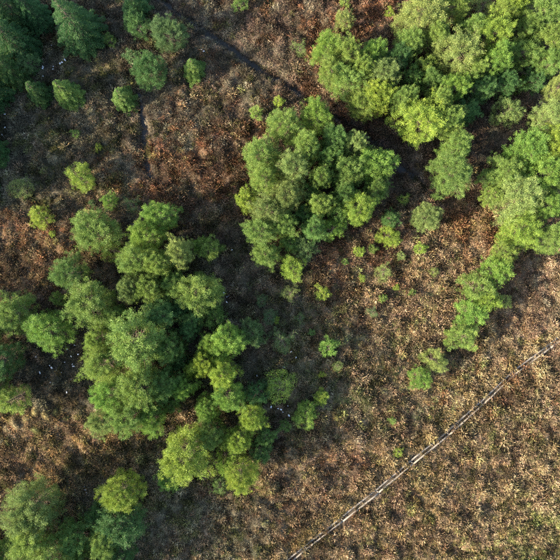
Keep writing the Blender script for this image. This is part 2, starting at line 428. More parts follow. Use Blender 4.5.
# ------------------------------------------------------------------ the trees: model, crown centre px, py, radius px, height m, colour, where it stands
G1 = 'dark spruces in the top left corner'
T = [
 ('spruce', 74, 24, 28, 8.0, 'deep', 'tapering to a lit tip, tallest beside the top left corner'),
 ('spruce', 8, 6, 24, 8.5, 'deep', 'filling the very top left corner'),
 ('spruce', 30, 10, 18, 6.5, 'deep', 'between the corner tree and the tall lit-tipped spruce'),
 ('spruce', 10, 38, 25, 8.0, 'deep', 'on the left edge just below the top left corner'),
 ('spruce', 6, 66, 20, 6.5, 'dark', 'lowest of the dark row on the left edge'),
 ('small_pine', 28, 62, 12, 3.0, 'dull', 'in deep shade beside the white scraps'),
 ('small_spruce', 36, 91, 14, 3.6, 'dark', 'left one of the touching pair below the white scraps'),
 ('small_spruce', 66, 92, 17, 4.4, 'mid', 'right one of the touching pair below the white scraps'),
 ('small_spruce', 122, 97, 15, 3.4, 'mid', 'standing alone below the dark bushes at upper left'),
 ('small_spruce', 193, 68, 14, 3.6, 'mid', 'just left of the dark ditch'),
 ('small_spruce', 134, 4, 16, 3.8, 'dark', 'cut by the top edge right of the tall spruces'),
 ('small_pine', 137, 25, 14, 3.2, 'dark', 'between the top edge and the round bushes'),  # this and the next two bushes: shade put into the needle tint
 ('round_pine', 168, 34, 19, 3.8, 'dull', 'with a round crown, uppermost of the upper left bushes'),
 ('round_pine', 149, 71, 19, 3.8, 'dark', 'with a round crown above the lone spruce'),
 ('sapling', 131, 56, 8, 1.6, 'dull', 'left of the round dark bushes'),
 ('sapling', 110, 40, 7, 1.3, 'mid', 'at the foot of the tall lit-tipped spruce'),
 ('small_pine', -2, 155, 11, 2.6, 'dark', 'cut by the left edge above the tan strip'),
 ('sparse', 22, 188, 13, 2.0, 'grey', 'on dark heather near the left edge'),
 ('small_pine', 80, 177, 15, 2.7, 'yellow', 'alone in the dark heather at left'),
 ('sapling', 76, 134, 5, .9, 'mid', 'in the dark heather above the lone yellow pine'),
 ('sapling', 98, 147, 4, .7, 'yellow', 'above and right of the lone yellow pine'),
 ('small_pine', 38, 217, 13, 2.2, 'yellow', 'above the tan strip at the left'),
 ('sapling', 52, 234, 4, .8, 'yellow', 'at the edge of the tan strip'),
 ('small_pine', 109, 201, 9, 2.0, 'bright', 'just above the round lone pine at left'),
 ('sapling', 92, 203, 4, .9, 'dull', 'left of the small bright pine'),
 ('round_pine', 96, 231, 25, 4.2, 'light', 'with a full round crown, alone above the left clump'),
 ('sparse', 112, 250, 14, 1.8, 'yellow', 'at the lower right foot of the round lone pine'),
 ('sparse', 132, 205, 9, 1.3, 'dull', 'on dark heather right of the round lone pine'),
 ('sapling', 240, 3, 8, 1.6, 'mid', 'cut by the top edge above the ditch'),
]
tree_rows = [(t, G1 if 'spruce' in t[0] else 'scattered trees at the left') for t in T]
def add(group, *rows): tree_rows.extend((r_, group) for r_ in rows)

add('trees in the big left clump',
 ('pine', 70, 274, 18, 4.8, 'mid', 'upper of the pair at the left of the left clump'),
 ('pine', 92, 305, 25, 5.8, 'light', 'lower and larger of the pair left of the left clump'),
 ('small_pine', 58, 299, 8, 2.0, 'light', 'at the left foot of the larger paired pine'),
 ('pine', 161, 217, 17, 5.0, 'bright', 'topmost tree of the left clump'),
 ('pine', 147, 237, 17, 5.2, 'bright', 'second from the top of the left clump'),
 ('pine', 137, 260, 18, 5.6, 'light', 'on the upper left side of the left clump'),
 ('pine', 160, 264, 16, 5.4, 'light', 'just below the top pair of the left clump'),
 ('pine', 180, 252, 16, 5.8, 'pale', 'with spiky branches on the upper right of the left clump'),
 ('small_pine', 210, 248, 14, 3.6, 'light', 'apart on the upper right of the left clump'),
 ('small_pine', 200, 246, 9, 3.0, 'bright', 'against the apart pine on the upper right of the left clump'),
 ('pine', 130, 290, 14, 5.0, 'grey', 'right of the larger paired pine'),
 ('pine', 150, 287, 16, 5.4, 'light', 'in the middle of the upper left clump'),
 ('pine', 175, 285, 15, 4.6, 'mid', 'in the shaded heart of the left clump, upper part'),
 ('pine', 200, 292, 24, 5.2, 'light', 'broad, on the right flank of the left clump'),
 ('small_pine', 216, 318, 13, 3.2, 'mid', 'at the lower right foot of the broad flank pine'),
 ('pine', 160, 312, 18, 5.2, 'dark', 'in the shaded heart of the left clump, middle part'),
 ('pine', 190, 325, 14, 4.0, 'dark', 'in the shaded gap below the broad flank pine'),
 ('pine', 137, 342, 31, 7.2, 'light', 'with the widest crown, middle of the left clump'),
 ('pine', 168, 350, 18, 5.6, 'mid', 'shaded, right of the widest crown'),
 ('pine', 103, 363, 21, 6.6, 'light', 'on the left flank below the widest crown'),
 ('pine', 140, 385, 24, 7.0, 'light', 'directly below the widest crown'),
 ('pine', 110, 393, 19, 6.4, 'bright', 'on the lower left flank of the left clump'),
 ('pine', 166, 384, 17, 5.6, 'mid', 'in the lower right shade of the left clump'),
 ('pine', 133, 413, 20, 6.4, 'light', 'at the lower tip of the left clump, middle'),
 ('pine', 106, 421, 15, 5.4, 'grey', 'at the lower left tip of the left clump'),
 ('pine', 152, 418, 16, 5.6, 'bright', 'at the lower right tip of the left clump'),
 ('pine', 118, 318, 15, 4.8, 'mid', 'filling the gap right of the larger paired pine'),
 ('small_pine', 182, 308, 13, 3.6, 'dark', 'low and shaded under the broad flank pine'),
 ('small_pine', 180, 362, 12, 3.4, 'dark', 'low and shaded right of the widest crown'),
 ('pine', 98, 340, 13, 5.8, 'light', 'above the left flank pine of the left clump'))
add('pines on the left edge',
 ('pine', 14, 312, 21, 5.2, 'light', 'on the left edge, upper of the lit edge pair'),
 ('pine', 48, 329, 22, 5.4, 'bright', 'right and lower of the lit edge pair at left'),
 ('pine', 2, 360, 19, 5.5, 'dark', 'shaded, cut by the left edge below the lit pair'),
 ('small_pine', 15, 398, 16, 3.6, 'light', 'above the row of hummocks at the left edge'),
 ('small_pine', -4, 385, 13, 3.4, 'mid', 'cut by the left edge above the hummocks'))
add('trees in the lower middle clump',
 ('pine', 204, 362, 14, 5.2, 'yellow', 'glowing, upper left of the lower middle clump'),
 ('pine', 222, 371, 16, 5.6, 'yellow', 'glowing, right of the other glowing one'),
 ('pine', 229, 341, 18, 5.6, 'bright', 'topmost of the lower middle clump'),
 ('pine', 212, 346, 14, 5.0, 'bright', 'left of the topmost of the lower middle clump'),
 ('small_pine', 252, 334, 15, 3.8, 'dull', 'on the upper right of the lower middle clump'),
 ('sparse', 282, 341, 13, 2.2, 'dull', 'alone right of the lower middle clump top'),
 ('pine', 230, 396, 17, 5.4, 'bright', 'in the centre of the lower middle clump'),
 ('pine', 252, 418, 15, 5.2, 'yellow', 'with spiky lit branches on the right side of the clump'),
 ('small_pine', 256, 393, 13, 3.8, 'dark', 'shaded on the right side of the lower middle clump'),
 ('pine', 237, 440, 15, 5.2, 'yellow', 'lit, low in the lower middle clump'),
 ('pine', 207, 409, 14, 4.8, 'bright', 'left of the centre of the lower middle clump'),
 ('pine', 212, 434, 16, 5.0, 'light', 'right of the broad yellow pine'),
 ('pine', 183, 387, 14, 5.0, 'bright', 'at the left of the lower middle clump, half shaded'),
 ('small_pine', 190, 371, 9, 3.6, 'yellow', 'small, at the upper left of the lower middle clump'),
 ('small_pine', 173, 402, 11, 3.6, 'mid', 'in the shaded gap between the two left clumps'),
 ('sparse', 280, 384, 18, 2.4, 'yellow', 'broad and open, beside white scraps'),
 ('small_pine', 306, 415, 14, 2.4, 'bright', 'low, right of the white scraps'),
 ('sapling', 285, 426, 7, 1.2, 'mid', 'below the white scraps'),
 ('small_pine', 321, 397, 9, 1.6, 'yellow', 'rightmost lit one beyond the lower middle clump'),
 ('pine', 186, 452, 28, 6.2, 'yellow', 'broad, at the lower left of the lower middle clump'),
 ('pine', 241, 472, 18, 5.0, 'yellow', 'at the lowest tip of the lower middle clump'),
 ('sparse', 219, 485, 10, 1.6, 'mid', 'at the foot of the lowest tip'),
 ('small_pine', 168, 479, 12, 2.6, 'bright', 'below the broad yellow pine'),
 ('small_pine', 225, 460, 12, 3.6, 'bright', 'between the broad yellow pine and the lowest tip'),
 ('small_pine', 260, 452, 12, 3.0, 'dark', 'shaded, right of the lowest tip'),
 ('small_pine', 265, 437, 11, 3.0, 'mid', 'shaded, below the spiky lit pine'))
add('trees in the bottom left corner',
 ('round_pine', 33, 507, 29, 6.4, 'grey', 'with a pale rounded top, uppermost in the bottom left'),
 ('pine', 30, 535, 22, 6.6, 'light', 'below the pale rounded one in the bottom left'),
 ('pine', 52, 556, 24, 6.2, 'light', 'cut by the bottom edge, left'),
 ('pine', 76, 537, 20, 5.0, 'mid', 'between the pale rounded pine and the bright one at bottom'),
 ('pine', 123, 492, 21, 5.6, 'yellow', 'bright and compact above dark ones at the bottom left'),
 ('pine', 122, 524, 24, 5.0, 'dark', 'shaded, directly below the compact yellow pine'),
 ('small_pine', 100, 512, 13, 3.4, 'dark', 'shaded, left of the compact yellow pine'),
 ('pine', 108, 541, 17, 5.4, 'light', 'half lit, near the bottom edge'),
 ('pine', 88, 562, 18, 5.4, 'mid', 'cut by the bottom edge, middle of the corner group'),
 ('pine', 122, 558, 15, 4.8, 'dark', 'cut by the bottom edge, right end of the group'),
 ('pine', 4, 556, 16, 4.8, 'mid', 'in the very bottom left corner'))
add('trees in the centre clump',
 ('pine', 317, 118, 17, 5.2, 'bright', 'topmost tree of the centre clump, touching the ditch'),
 ('sapling', 256, 114, 8, 1.5, 'light', 'apart at the upper left of the centre clump'),
 ('sapling', 279, 103, 6, 1.1, 'yellow', 'on brown heather above the centre clump'),
 ('pine', 285, 127, 18, 5.0, 'light', 'left of the topmost of the centre clump'),
 ('pine', 262, 155, 19, 5.2, 'light', 'leftmost of the upper centre clump'),
 ('pine', 265, 177, 17, 5.4, 'light', 'on the left flank of the centre clump'),
 ('pine', 306, 148, 16, 5.8, 'light', 'tall, in the upper middle of the centre clump'),
 ('pine', 294, 169, 18, 6.0, 'grey', 'in the middle of the centre clump, left of its heart'),
 ('pine', 334, 140, 15, 5.2, 'mid', 'right of the topmost of the centre clump'),
 ('pine', 354, 146, 12, 5.4, 'pale', 'with a small pale top in the upper right centre clump'),
 ('pine', 376, 165, 20, 5.2, 'bright', 'on the right flank of the centre clump'),
 ('pine', 350, 172, 18, 5.4, 'light', 'right of the heart of the centre clump'),
 ('pine', 329, 158, 13, 5.4, 'mid', 'above the heart of the centre clump'),
 ('pine', 321, 178, 13, 5.6, 'light', 'at the heart of the centre clump'),
 ('pine', 288, 195, 18, 5.6, 'grey', 'below the left flank of the centre clump'),
 ('small_pine', 247, 200, 13, 3.4, 'yellow', 'leftmost of the lower centre clump'),
 ('pine', 270, 212, 18, 5.4, 'grey', 'right of the small yellow one in the centre clump'),
 ('pine', 284, 225, 14, 5.0, 'light', 'low in the centre clump, left part'),
 ('pine', 259, 232, 17, 5.0, 'light', 'on the lower left flank of the centre clump'),
 ('pine', 266, 254, 14, 4.4, 'light', 'at the lower left tip of the centre clump'),
 ('pine', 321, 206, 14, 5.2, 'light', 'below the heart of the centre clump'),
 ('small_pine', 304, 214, 12, 3.6, 'dark', 'shaded, below the heart of the centre clump'),
 ('pine', 315, 228, 14, 4.8, 'mid', 'at the lower middle of the centre clump'),
 ('small_pine', 308, 194, 12, 3.8, 'mid', 'low, in the lower heart of the centre clump'),
 ('small_pine', 338, 213, 12, 3.6, 'mid', 'low, left of the lower right yellow one in the centre clump'),
 ('small_pine', 290, 243, 11, 3.2, 'mid', 'low, between the lower left tip and middle foot'),
 ('pine', 359, 210, 17, 5.0, 'yellow', 'at the lower right of the centre clump'),
 ('pine', 344, 194, 14, 4.8, 'mid', 'above the lower right yellow one in the centre clump'),
 ('pine', 376, 190, 14, 4.4, 'mid', 'half shaded, low on the right flank of the centre clump'),
 ('small_pine', 334, 228, 13, 3.6, 'bright', 'at the lower right foot of the centre clump'),
 ('small_pine', 304, 247, 14, 3.2, 'dull', 'at the lower middle foot of the centre clump'),
 ('small_pine', 292, 267, 14, 3.2, 'yellow', 'lowest of the centre clump'))
add('scattered young trees in the middle',
 ('small_pine', 389, 237, 12, 2.4, 'yellow', 'right of the centre clump, lower of a touching pair'),
 ('small_pine', 391, 220, 11, 2.4, 'dark', 'shaded, upper of the touching pair right of the centre clump'),
 ('sapling', 359, 252, 6, 1.1, 'yellow', 'below the lower right of the centre clump'),
 ('sapling', 372, 249, 5, .9, 'light', 'left of the touching pair'),
 ('round_pine', 425, 218, 16, 2.9, 'pale', 'alone with a round crown right of the touching pair'),
 ('sapling', 404, 199, 6, 1.2, 'light', 'above the touching pair'),
 ('sapling', 420, 249, 7, 1.1, 'yellow', 'just below the round lone pine at right'),
 ('sapling', 436, 197, 4, .7, 'light', 'above the round lone pine at right'),
 ('sparse', 383, 272, 10, 1.4, 'pale', 'on tan grass below the touching pair'),
 ('sapling', 382, 298, 5, .8, 'light', 'on tan grass further below the touching pair'),
 ('sapling', 322, 293, 8, 1.2, 'yellow', 'alone below the centre clump'),
 ('sparse', 289, 293, 9, 1.2, 'grey', 'just below the lowest of the centre clump'),
 ('sparse', 270, 316, 9, 1.1, 'dull', 'in dark heather above the lower middle clump'),
 ('sapling', 329, 347, 11, 1.9, 'bright', 'alone in dark heather in the lower middle'),
 ('sparse', 337, 366, 6, .9, 'pale', 'at the foot of the alone bright one'),
 ('sapling', 345, 262, 4, .6, 'mid', 'tiny, in dark heather below the centre clump'),
 ('sapling', 362, 278, 4, .6, 'yellow', 'tiny, on rusty heather below the centre clump'),
 ('sapling', 396, 287, 4, .6, 'yellow', 'tiny, on tan grass left of the strip, upper'),
 ('sapling', 412, 292, 4, .6, 'light', 'tiny, on tan grass nearest the strip'),
 ('sparse', 433, 272, 6, .8, 'pale', 'low, between the round lone pine and the strip'),
 ('sparse', 372, 312, 6, .8, 'dull', 'low, in the tan grass at middle right'),
 ('sparse', 300, 318, 6, .8, 'dull', 'low, in dark heather left of the yellow seedling'),
 ('sapling', 312, 332, 4, .6, 'mid', 'tiny, left of the alone bright one'),
 ('sapling', 322, 374, 4, .6, 'yellow', 'tiny, below the pale shrub'),
 ('sapling', 276, 320, 4, .6, 'yellow', 'tiny, above the dull shrub right of the clump top'),
 ('sparse', 262, 300, 7, .9, 'dull', 'low, in the dark heather left of the grey shrub'),
 ('sapling', 392, 420, 4, .6, 'light', 'tiny, above the middle of the duckboards'),
 ('sparse', 398, 452, 6, .7, 'yellow', 'low, touching the upper side of the duckboards'),
 ('sapling', 400, 256, 5, .7, 'pale', 'on tan grass, small and pale'))
add('trees in the strip on the right',
 ('pine', 450, 172, 24, 4.6, 'light', 'alone above the upper end of the right strip'),
 ('pine', 516, 195, 25, 5.2, 'pale', 'broad, in the upper right strip'),
 ('small_pine', 491, 195, 12, 3.6, 'light', 'on the left side of the upper right strip'),
 ('pine', 521, 230, 22, 4.8, 'yellow', 'broad, in the middle of the right strip'),
 ('pine', 546, 205, 15, 4.8, 'bright', 'on the right of the upper right strip'),
 ('pine', 549, 240, 17, 4.4, 'light', 'against the right edge below the strip'),
 ('small_pine', 504, 253, 13, 3.4, 'light', 'where the right strip narrows'),
 ('small_pine', 495, 270, 17, 3.4, 'bright', 'in the narrow part of the right strip, upper'),
 ('small_pine', 478, 288, 19, 3.2, 'light', 'on the left side of the narrow right strip'),
 ('small_pine', 487, 300, 13, 3.0, 'yellow', 'in the narrow part of the right strip, lower'),
 ('sapling', 504, 302, 8, 1.6, 'pale', 'poking out to the right of the narrow strip'),
 ('small_pine', 471, 312, 17, 3.0, 'bright', 'second last down the right strip'),
 ('small_pine', 462, 336, 17, 2.8, 'light', 'last at the lower end of the right strip'),
 ('small_pine', 435, 361, 13, 2.7, 'pale', 'right one of the pair below the strip'),
 ('small_pine', 420, 378, 13, 2.3, 'bright', 'left one of the pair below the strip'))
add('trees of the wood at the top right',
 ('pine', 419, 120, 25, 5.8, 'yellow', 'broad, lowest of the wood above the ditch'),
 ('pine', 402, 100, 14, 5.4, 'light', 'upper left of the broad lowest one in the wood'),
 ('pine', 445, 122, 17, 5.4, 'light', 'right of the broad lowest one in the wood'),
 ('pine', 439, 101, 14, 5.4, 'light', 'above right of the broad lowest one in the wood'),
 ('pine', 456, 146, 16, 4.6, 'light', 'at the lower tip of the wood'),
 ('pine', 419, 18, 25, 5.4, 'pale', 'broad, at the upper left of the wood near the top edge'),
 ('pine', 408, 44, 15, 4.8, 'light', 'below the broad pale one in the wood'),
 ('small_pine', 424, 69, 13, 3.8, 'light', 'in the shaded gap left of the middle of the wood'),
 ('pine', 455, 54, 24, 5.8, 'pale', 'broad, in the middle of the wood'),
 ('pine', 452, 88, 15, 5.4, 'bright', 'below the broad middle one of the wood'),
 ('pine', 489, 34, 19, 6.0, 'yellow', 'bright, right of the middle of the wood'),
 ('pine', 494, 62, 16, 5.8, 'bright', 'below the bright yellow one of the wood'),
 ('pine', 480, 88, 15, 4.6, 'dark', 'shaded, in the dark centre of the wood'),
 ('pine', 455, 5, 17, 5.0, 'light', 'cut by the top edge, middle of the wood'),
 ('sparse', 482, 7, 14, 2.6, 'grey', 'cut by the top edge between taller pines'),
 ('pine', 512, 5, 16, 5.4, 'yellow', 'cut by the top edge right of the thin shrub'),
 ('pine', 541, 12, 22, 6.0, 'light', 'broad, near the top right corner'),
 ('pine', 549, 42, 19, 6.0, 'light', 'on the right edge below the top right corner'),
 ('pine', 545, 64, 15, 5.4, 'mid', 'second down the right edge from the corner'),
 ('pine', 519, 52, 17, 5.0, 'mid', 'half shaded, left of the right edge trees'),
 ('pine', 522, 30, 14, 5.4, 'light', 'between the yellow top-edge tree and the corner'),
 ('sapling', 519, 85, 10, 1.8, 'light', 'low, in the shaded gap of the wood'),
 ('small_pine', 506, 113, 15, 3.4, 'grey', 'round, alone in the gap of the wood'),
 ('pine', 558, 88, 13, 5.0, 'pale', 'cut by the right edge beside the gap'),
 ('pine', 551, 117, 18, 5.0, 'pale', 'on the right edge below the gap'),
 ('pine', 527, 151, 22, 5.2, 'bright', 'broad, at the head of the right strip'),
 ('pine', 554, 146, 18, 5.2, 'yellow', 'cut by the right edge at the head of the strip'),
 ('pine', 541, 175, 21, 5.2, 'bright', 'right of the head of the strip'),
 ('pine', 506, 173, 18, 4.8, 'light', 'left of the head of the strip'),
 ('small_pine', 487, 178, 11, 3.0, 'mid', 'at the outer left of the strip head'),
 ('pine', 558, 178, 14, 5.0, 'light', 'cut by the right edge below the strip head'),
 ('pine', 470, 75, 13, 5.0, 'light', 'right below the broad middle one of the wood'),
 ('pine', 432, 84, 13, 4.4, 'mid', 'shaded, above the broad lowest one in the wood'),
 ('pine', 466, 112, 14, 4.0, 'dark', 'low and shaded, right of the lowest part of the wood'),
 ('pine', 505, 84, 13, 4.2, 'dark', 'shaded, beside the low one in the gap'),
 ('pine', 502, 14, 13, 5.0, 'light', 'under the top edge, right of the bright yellow one'),
 ('small_pine', 532, 82, 12, 3.4, 'dark', 'shaded, at the right end of the gap'),
 ('small_pine', 410, 78, 12, 3.8, 'mid', 'shaded, between the clump and the lowest of the wood'),
 ('pine', 435, 38, 13, 5.0, 'light', 'between the two broad pale ones of the wood'),
 ('pine', 472, 30, 13, 5.0, 'light', 'left of the bright yellow one of the wood'))
add('pines of the clump left of the wood',
 ('pine', 328, 49, 17, 4.8, 'bright', 'upper left corner of the clump left of the wood'),
 ('pine', 345, 58, 16, 5.2, 'light', 'upper middle of the clump left of the wood'),
 ('pine', 331, 72, 15, 4.8, 'light', 'left side of the clump left of the wood'),
 ('pine', 347, 83, 18, 5.0, 'light', 'lower left of the clump left of the wood'),
 ('pine', 371, 56, 15, 4.8, 'bright', 'upper right of the clump left of the wood'),
 ('pine', 381, 76, 18, 5.4, 'grey', 'right side of the clump left of the wood'),
 ('pine', 362, 72, 14, 5.2, 'light', 'centre of the clump left of the wood'),
 ('pine', 376, 97, 18, 5.2, 'yellow', 'lower right of the clump left of the wood'),
 ('pine', 362, 105, 15, 4.4, 'light', 'lowest of the clump left of the wood'),
 ('pine', 398, 58, 13, 4.4, 'dark', 'shaded, between the clump and the wood'),
 ('small_pine', 344, 21, 11, 2.2, 'pale', 'alone above the clump left of the wood'),
 ('sapling', 345, -1, 8, 1.5, 'light', 'cut by the top edge above the lone pale pine'),
 ('sparse', 300, 49, 8, 1.2, 'grey', 'on brown heather left of the clump by the wood'),
 ('sapling', 389, 14, 5, .8, 'yellow', 'on rusty heather near the top edge'))
for r_, g_ in tree_rows: tree(*r_, g_)
# the stand goes on beyond the left edge of the picture: its shade falls over the upper left of the bog
for i, (px, py, rp, h, c_) in enumerate([(-34, 20, 30, 9.5, 'deep'), (-30, 80, 30, 9.5, 'deep'), (-44, 120, 28, 9.5, 'dark'), (-26, 150, 24, 8.0, 'dark'), (-38, 186, 26, 8.0, 'dark'),
        (-80, 60, 30, 10, 'deep'), (-84, 150, 30, 10, 'deep'), (-90, 210, 30, 9.5, 'dark'), (-26, 340, 24, 6, 'mid'), (-40, 390, 24, 6, 'mid'), (-30, 560, 24, 7, 'mid'), (20, 600, 26, 7, 'mid'), (75, 600, 26, 6.5, 'light'), (-60, 330, 24, 6.5, 'mid')]):
    sp = i < 8
    tree('spruce' if sp else 'pine', px, py, rp, h, c_, 'of the stand just outside the picture' , 'trees of the stand just outside the picture')

# ------------------------------------------------------------------ bog plants: model clumps that stand in the scene, and the carpet made of them
def clump_mesh(name, seed, nb, r, hgt, bl, bw, lean, droop=0.0):
    global rng
    rng = np.random.default_rng(seed)
    a = rng.uniform(0, 6.28, nb); q = np.sqrt(rng.uniform(0, 1, nb)) * r
    base = np.stack([q * np.cos(a), q * np.sin(a), hgt * (1 - (q / r) ** 2) * rng.uniform(.0, 1, nb) - .03], 1)
    d = np.stack([np.cos(a) * (q / r) * lean, np.sin(a) * (q / r) * lean, np.full(nb, 1.)], 1) + rng.normal(size=(nb, 3)) * .45
    return blade_mesh(name, [blades(base, d, bl * rng.uniform(.6, 1.3, nb), bw * rng.uniform(.6, 1.4, nb), rng.uniform(0, 1, nb), droop)], PLANT)
HEATH = [clump_mesh('heather_clump', 100 + i, 95, .25, .26, .18, .022, .9) for i in range(3)]
GRASS = [clump_mesh('grass_tussock', 110 + i, 95, .17, .16, .36, .017, 1.1, .25) for i in range(3)]
LITTER = [clump_mesh('dead_grass_tuft', 120 + i, 48, .24, .05, .38, .016, 3.0, .2) for i in range(2)]
def proto(me, px, py, s, tint, label, cat):
    x, y = w2(px, py); o = link(me.name.split('.')[0], me)
    o.location = (x, y, float(height(np.array([x]), np.array([y]))[0])); o.scale = (s, s, s)
    o['tint'] = tint; tag(o, label, cat, 'single clumps of bog plants'); return o
P_H = [proto(HEATH[0], 255, 30, 1.4, PAL['purple'], 'brown heather clump above the straight ditch', 'heather'),
       proto(HEATH[1], 215, 260, 1.4, PAL['grey'], 'dark heather clump between the left and centre clumps', 'heather'),
       proto(HEATH[2], 200, 525, 1.4, PAL['grey'], 'grey heather clump in the shade near the bottom edge', 'heather')]
P_G = [proto(GRASS[0], 530, 467, 1.2, PAL['straw'], 'pale straw tussock near the right edge below the duckboards', 'tussock'),
       proto(GRASS[1], 512, 477, 1.2, PAL['straw'], 'pale straw tussock left of another near the right edge', 'tussock'),
       proto(GRASS[2], 505, 532, 1.2, PAL['tan'], 'tan tussock near the lower right corner', 'tussock')]
P_L = [proto(LITTER[0], 352, 500, 1.3, PAL['ochre'], 'ochre dead grass tuft beside the lower duckboards', 'grass'),
       proto(LITTER[1], 200, 165, 1.3, PAL['rust'], 'rusty dead grass tuft in the rust-coloured patch', 'grass')]

def carpet(name, protos, pts, tint, scl, label, cat):
    n_ = len(pts)
    z = height(pts[:, 0], pts[:, 1])
    me = bpy.data.meshes.new(name); me.vertices.add(n_)
    me.vertices.foreach_set('co', np.stack([pts[:, 0], pts[:, 1], z - .02], 1).astype(np.float32).ravel())
    def at(k, typ, key, d): a = me.attributes.new(k, typ, 'POINT'); a.data.foreach_set(key, np.asarray(d).ravel())
    at('tint', 'FLOAT_COLOR', 'color', np.concatenate([tint, np.ones((n_, 1))], 1).astype(np.float32))
    rot = np.stack([crng.normal(size=n_) * .15, crng.normal(size=n_) * .15, crng.uniform(0, 6.28, n_)], 1)
    at('rot', 'FLOAT_VECTOR', 'vector', rot.astype(np.float32)); at('scl', 'FLOAT_VECTOR', 'vector', scl.astype(np.float32))
    at('idx', 'INT', 'value', crng.integers(0, len(protos), n_).astype(np.int32))
    o = link(name, me); tag(o, label, cat, None, 'stuff')
    g = bpy.data.node_groups.new(name, 'GeometryNodeTree')
    g.interface.new_socket('Geometry', in_out='INPUT', socket_type='NodeSocketGeometry')
    g.interface.new_socket('Geometry', in_out='OUTPUT', socket_type='NodeSocketGeometry')
    L = g.links.new; N = g.nodes.new
    gi = N('NodeGroupInput'); go = N('NodeGroupOutput'); ip = N('GeometryNodeInstanceOnPoints'); jn = N('GeometryNodeJoinGeometry')
    for p in reversed(protos):
        oi = N('GeometryNodeObjectInfo'); oi.inputs['Object'].default_value = p; oi.inputs['As Instance'].default_value = True; oi.transform_space = 'ORIGINAL'
        L(oi.outputs['Geometry'], jn.inputs[0])
    def na(k, typ): q = N('GeometryNodeInputNamedAttribute'); q.data_type = typ; q.inputs[0].default_value = k; return q.outputs[0]
    er = N('FunctionNodeEulerToRotation')
    L(na('rot', 'FLOAT_VECTOR'), er.inputs[0])
    L(gi.outputs[0], ip.inputs['Points']); L(jn.outputs[0], ip.inputs['Instance']); ip.inputs['Pick Instance'].default_value = True
    L(na('idx', 'INT'), ip.inputs['Instance Index']); L(er.outputs[0], ip.inputs['Rotation']); L(na('scl', 'FLOAT_VECTOR'), ip.inputs['Scale'])
    L(ip.outputs[0], go.inputs[0])
    md = o.modifiers.new('plants', 'NODES'); md.node_group = g
    return o

crng = np.random.default_rng(21)
HALF = 33.0
cell = .245
k = int(2 * HALF / cell)
ux, uy = np.meshgrid(np.arange(k), np.arange(k))
P = np.stack([ux.ravel(), uy.ravel()], 1) * cell - HALF + crng.uniform(0, cell, (k * k, 2))
dd = seg_dist(P[:, 0], P[:, 1], DITCH); ds = seg_dist(P[:, 0], P[:, 1], SIDE); dp = seg_dist(P[:, 0], P[:, 1], PATH); dr = seg_dist(P[:, 0], P[:, 1], RUT); dfl = seg_dist(P[:, 0], P[:, 1], FAINT_LINE)
wv = noise(P[:, 0], P[:, 1], .8, 77)
keep = (dd > .03 + .38 * wv) & (ds > .14 + .28 * wv) & (dp > .14 + .42 * wv) & (dr > .12 + .2 * wv) & (dfl > .05 + .12 * wv)
P = P[keep]
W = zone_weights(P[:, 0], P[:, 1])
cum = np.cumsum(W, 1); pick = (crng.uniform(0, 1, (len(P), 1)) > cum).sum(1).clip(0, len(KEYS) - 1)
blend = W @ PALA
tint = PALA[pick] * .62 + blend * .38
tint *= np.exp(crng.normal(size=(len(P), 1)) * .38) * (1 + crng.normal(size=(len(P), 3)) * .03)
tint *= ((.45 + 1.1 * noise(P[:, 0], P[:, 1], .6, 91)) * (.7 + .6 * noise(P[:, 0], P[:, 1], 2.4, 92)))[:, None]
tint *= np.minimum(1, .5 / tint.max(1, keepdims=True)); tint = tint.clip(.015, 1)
kk = np.array([KEYS[i] in ('straw', 'olive') for i in pick]); lit = np.array([KEYS[i] in ('tan', 'ochre', 'rust') for i in pick])
u = crng.uniform(0, 1, len(P))
isG = (kk & (u < .75)) | (lit & (u < .30)); isL = ~isG & ((lit & (u < .62)) | (u > .9)); isH = ~isG & ~isL
big = (.35 + noise(P[:, 0], P[:, 1], 1.1, 55)) ** 1.3
base_s = crng.uniform(.55, 1.25, len(P)) * (.65 + .6 * big)
def sc(m): s = base_s[m]; return np.stack([s, s, s * crng.uniform(.7, 1.5, len(s))], 1)
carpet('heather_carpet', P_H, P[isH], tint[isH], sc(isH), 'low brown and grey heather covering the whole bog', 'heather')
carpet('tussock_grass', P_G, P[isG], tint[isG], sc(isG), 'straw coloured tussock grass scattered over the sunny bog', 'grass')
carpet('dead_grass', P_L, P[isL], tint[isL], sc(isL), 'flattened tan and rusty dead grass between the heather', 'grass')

# ------------------------------------------------------------------ duckboards: two rows of long boards on cross bearers
def board_mesh(name, L_, W_, H_, seed):
    """a long board with chamfered edges, slightly bowed and with uneven ends"""
    q = np.random.default_rng(seed); ns = 7; v = []; f = []
    for i in range(ns):
        x = L_ * (i / (ns - 1) - .5) + (q.normal() * .02 if i in (0, ns - 1) else 0)
        dy = q.normal() * .006; dz = q.normal() * .004; c = .012
        for yy, zz in ((-W_ / 2, -H_), (W_ / 2, -H_), (W_ / 2, -c), (W_ / 2 - c, 0), (-W_ / 2 + c, 0), (-W_ / 2, -c)):
            v.append((x, yy + dy, zz + dz))
        if i:
            for k in range(6):
                a = (i - 1) * 6 + k; b = (i - 1) * 6 + (k + 1) % 6
                f.append((a, b, b + 6)); f.append((a, b + 6, a + 6))
    for o_ in (0, (ns - 1) * 6):
        for k in range(1, 5): f.append((o_, o_ + k + 1, o_ + k) if o_ == 0 else (o_, o_ + k, o_ + k + 1))
    me = mesh_np(name, v, np.array(f), 3); me.materials.append(WOOD); return me
bw = bpy.data.objects.new('duckboard_walk', None); C.objects.link(bw)
tag(bw, 'narrow weathered grey duckboard walk crossing the lower right of the bog', 'boardwalk')
bw.location = (*w2(414, 461), 0)
org = np.array([*w2(414, 461), 0.])
pp = np.array(PATH); seg = np.hypot(*np.diff(pp, axis=0).T); arc = np.concatenate([[0], np.cumsum(seg)])
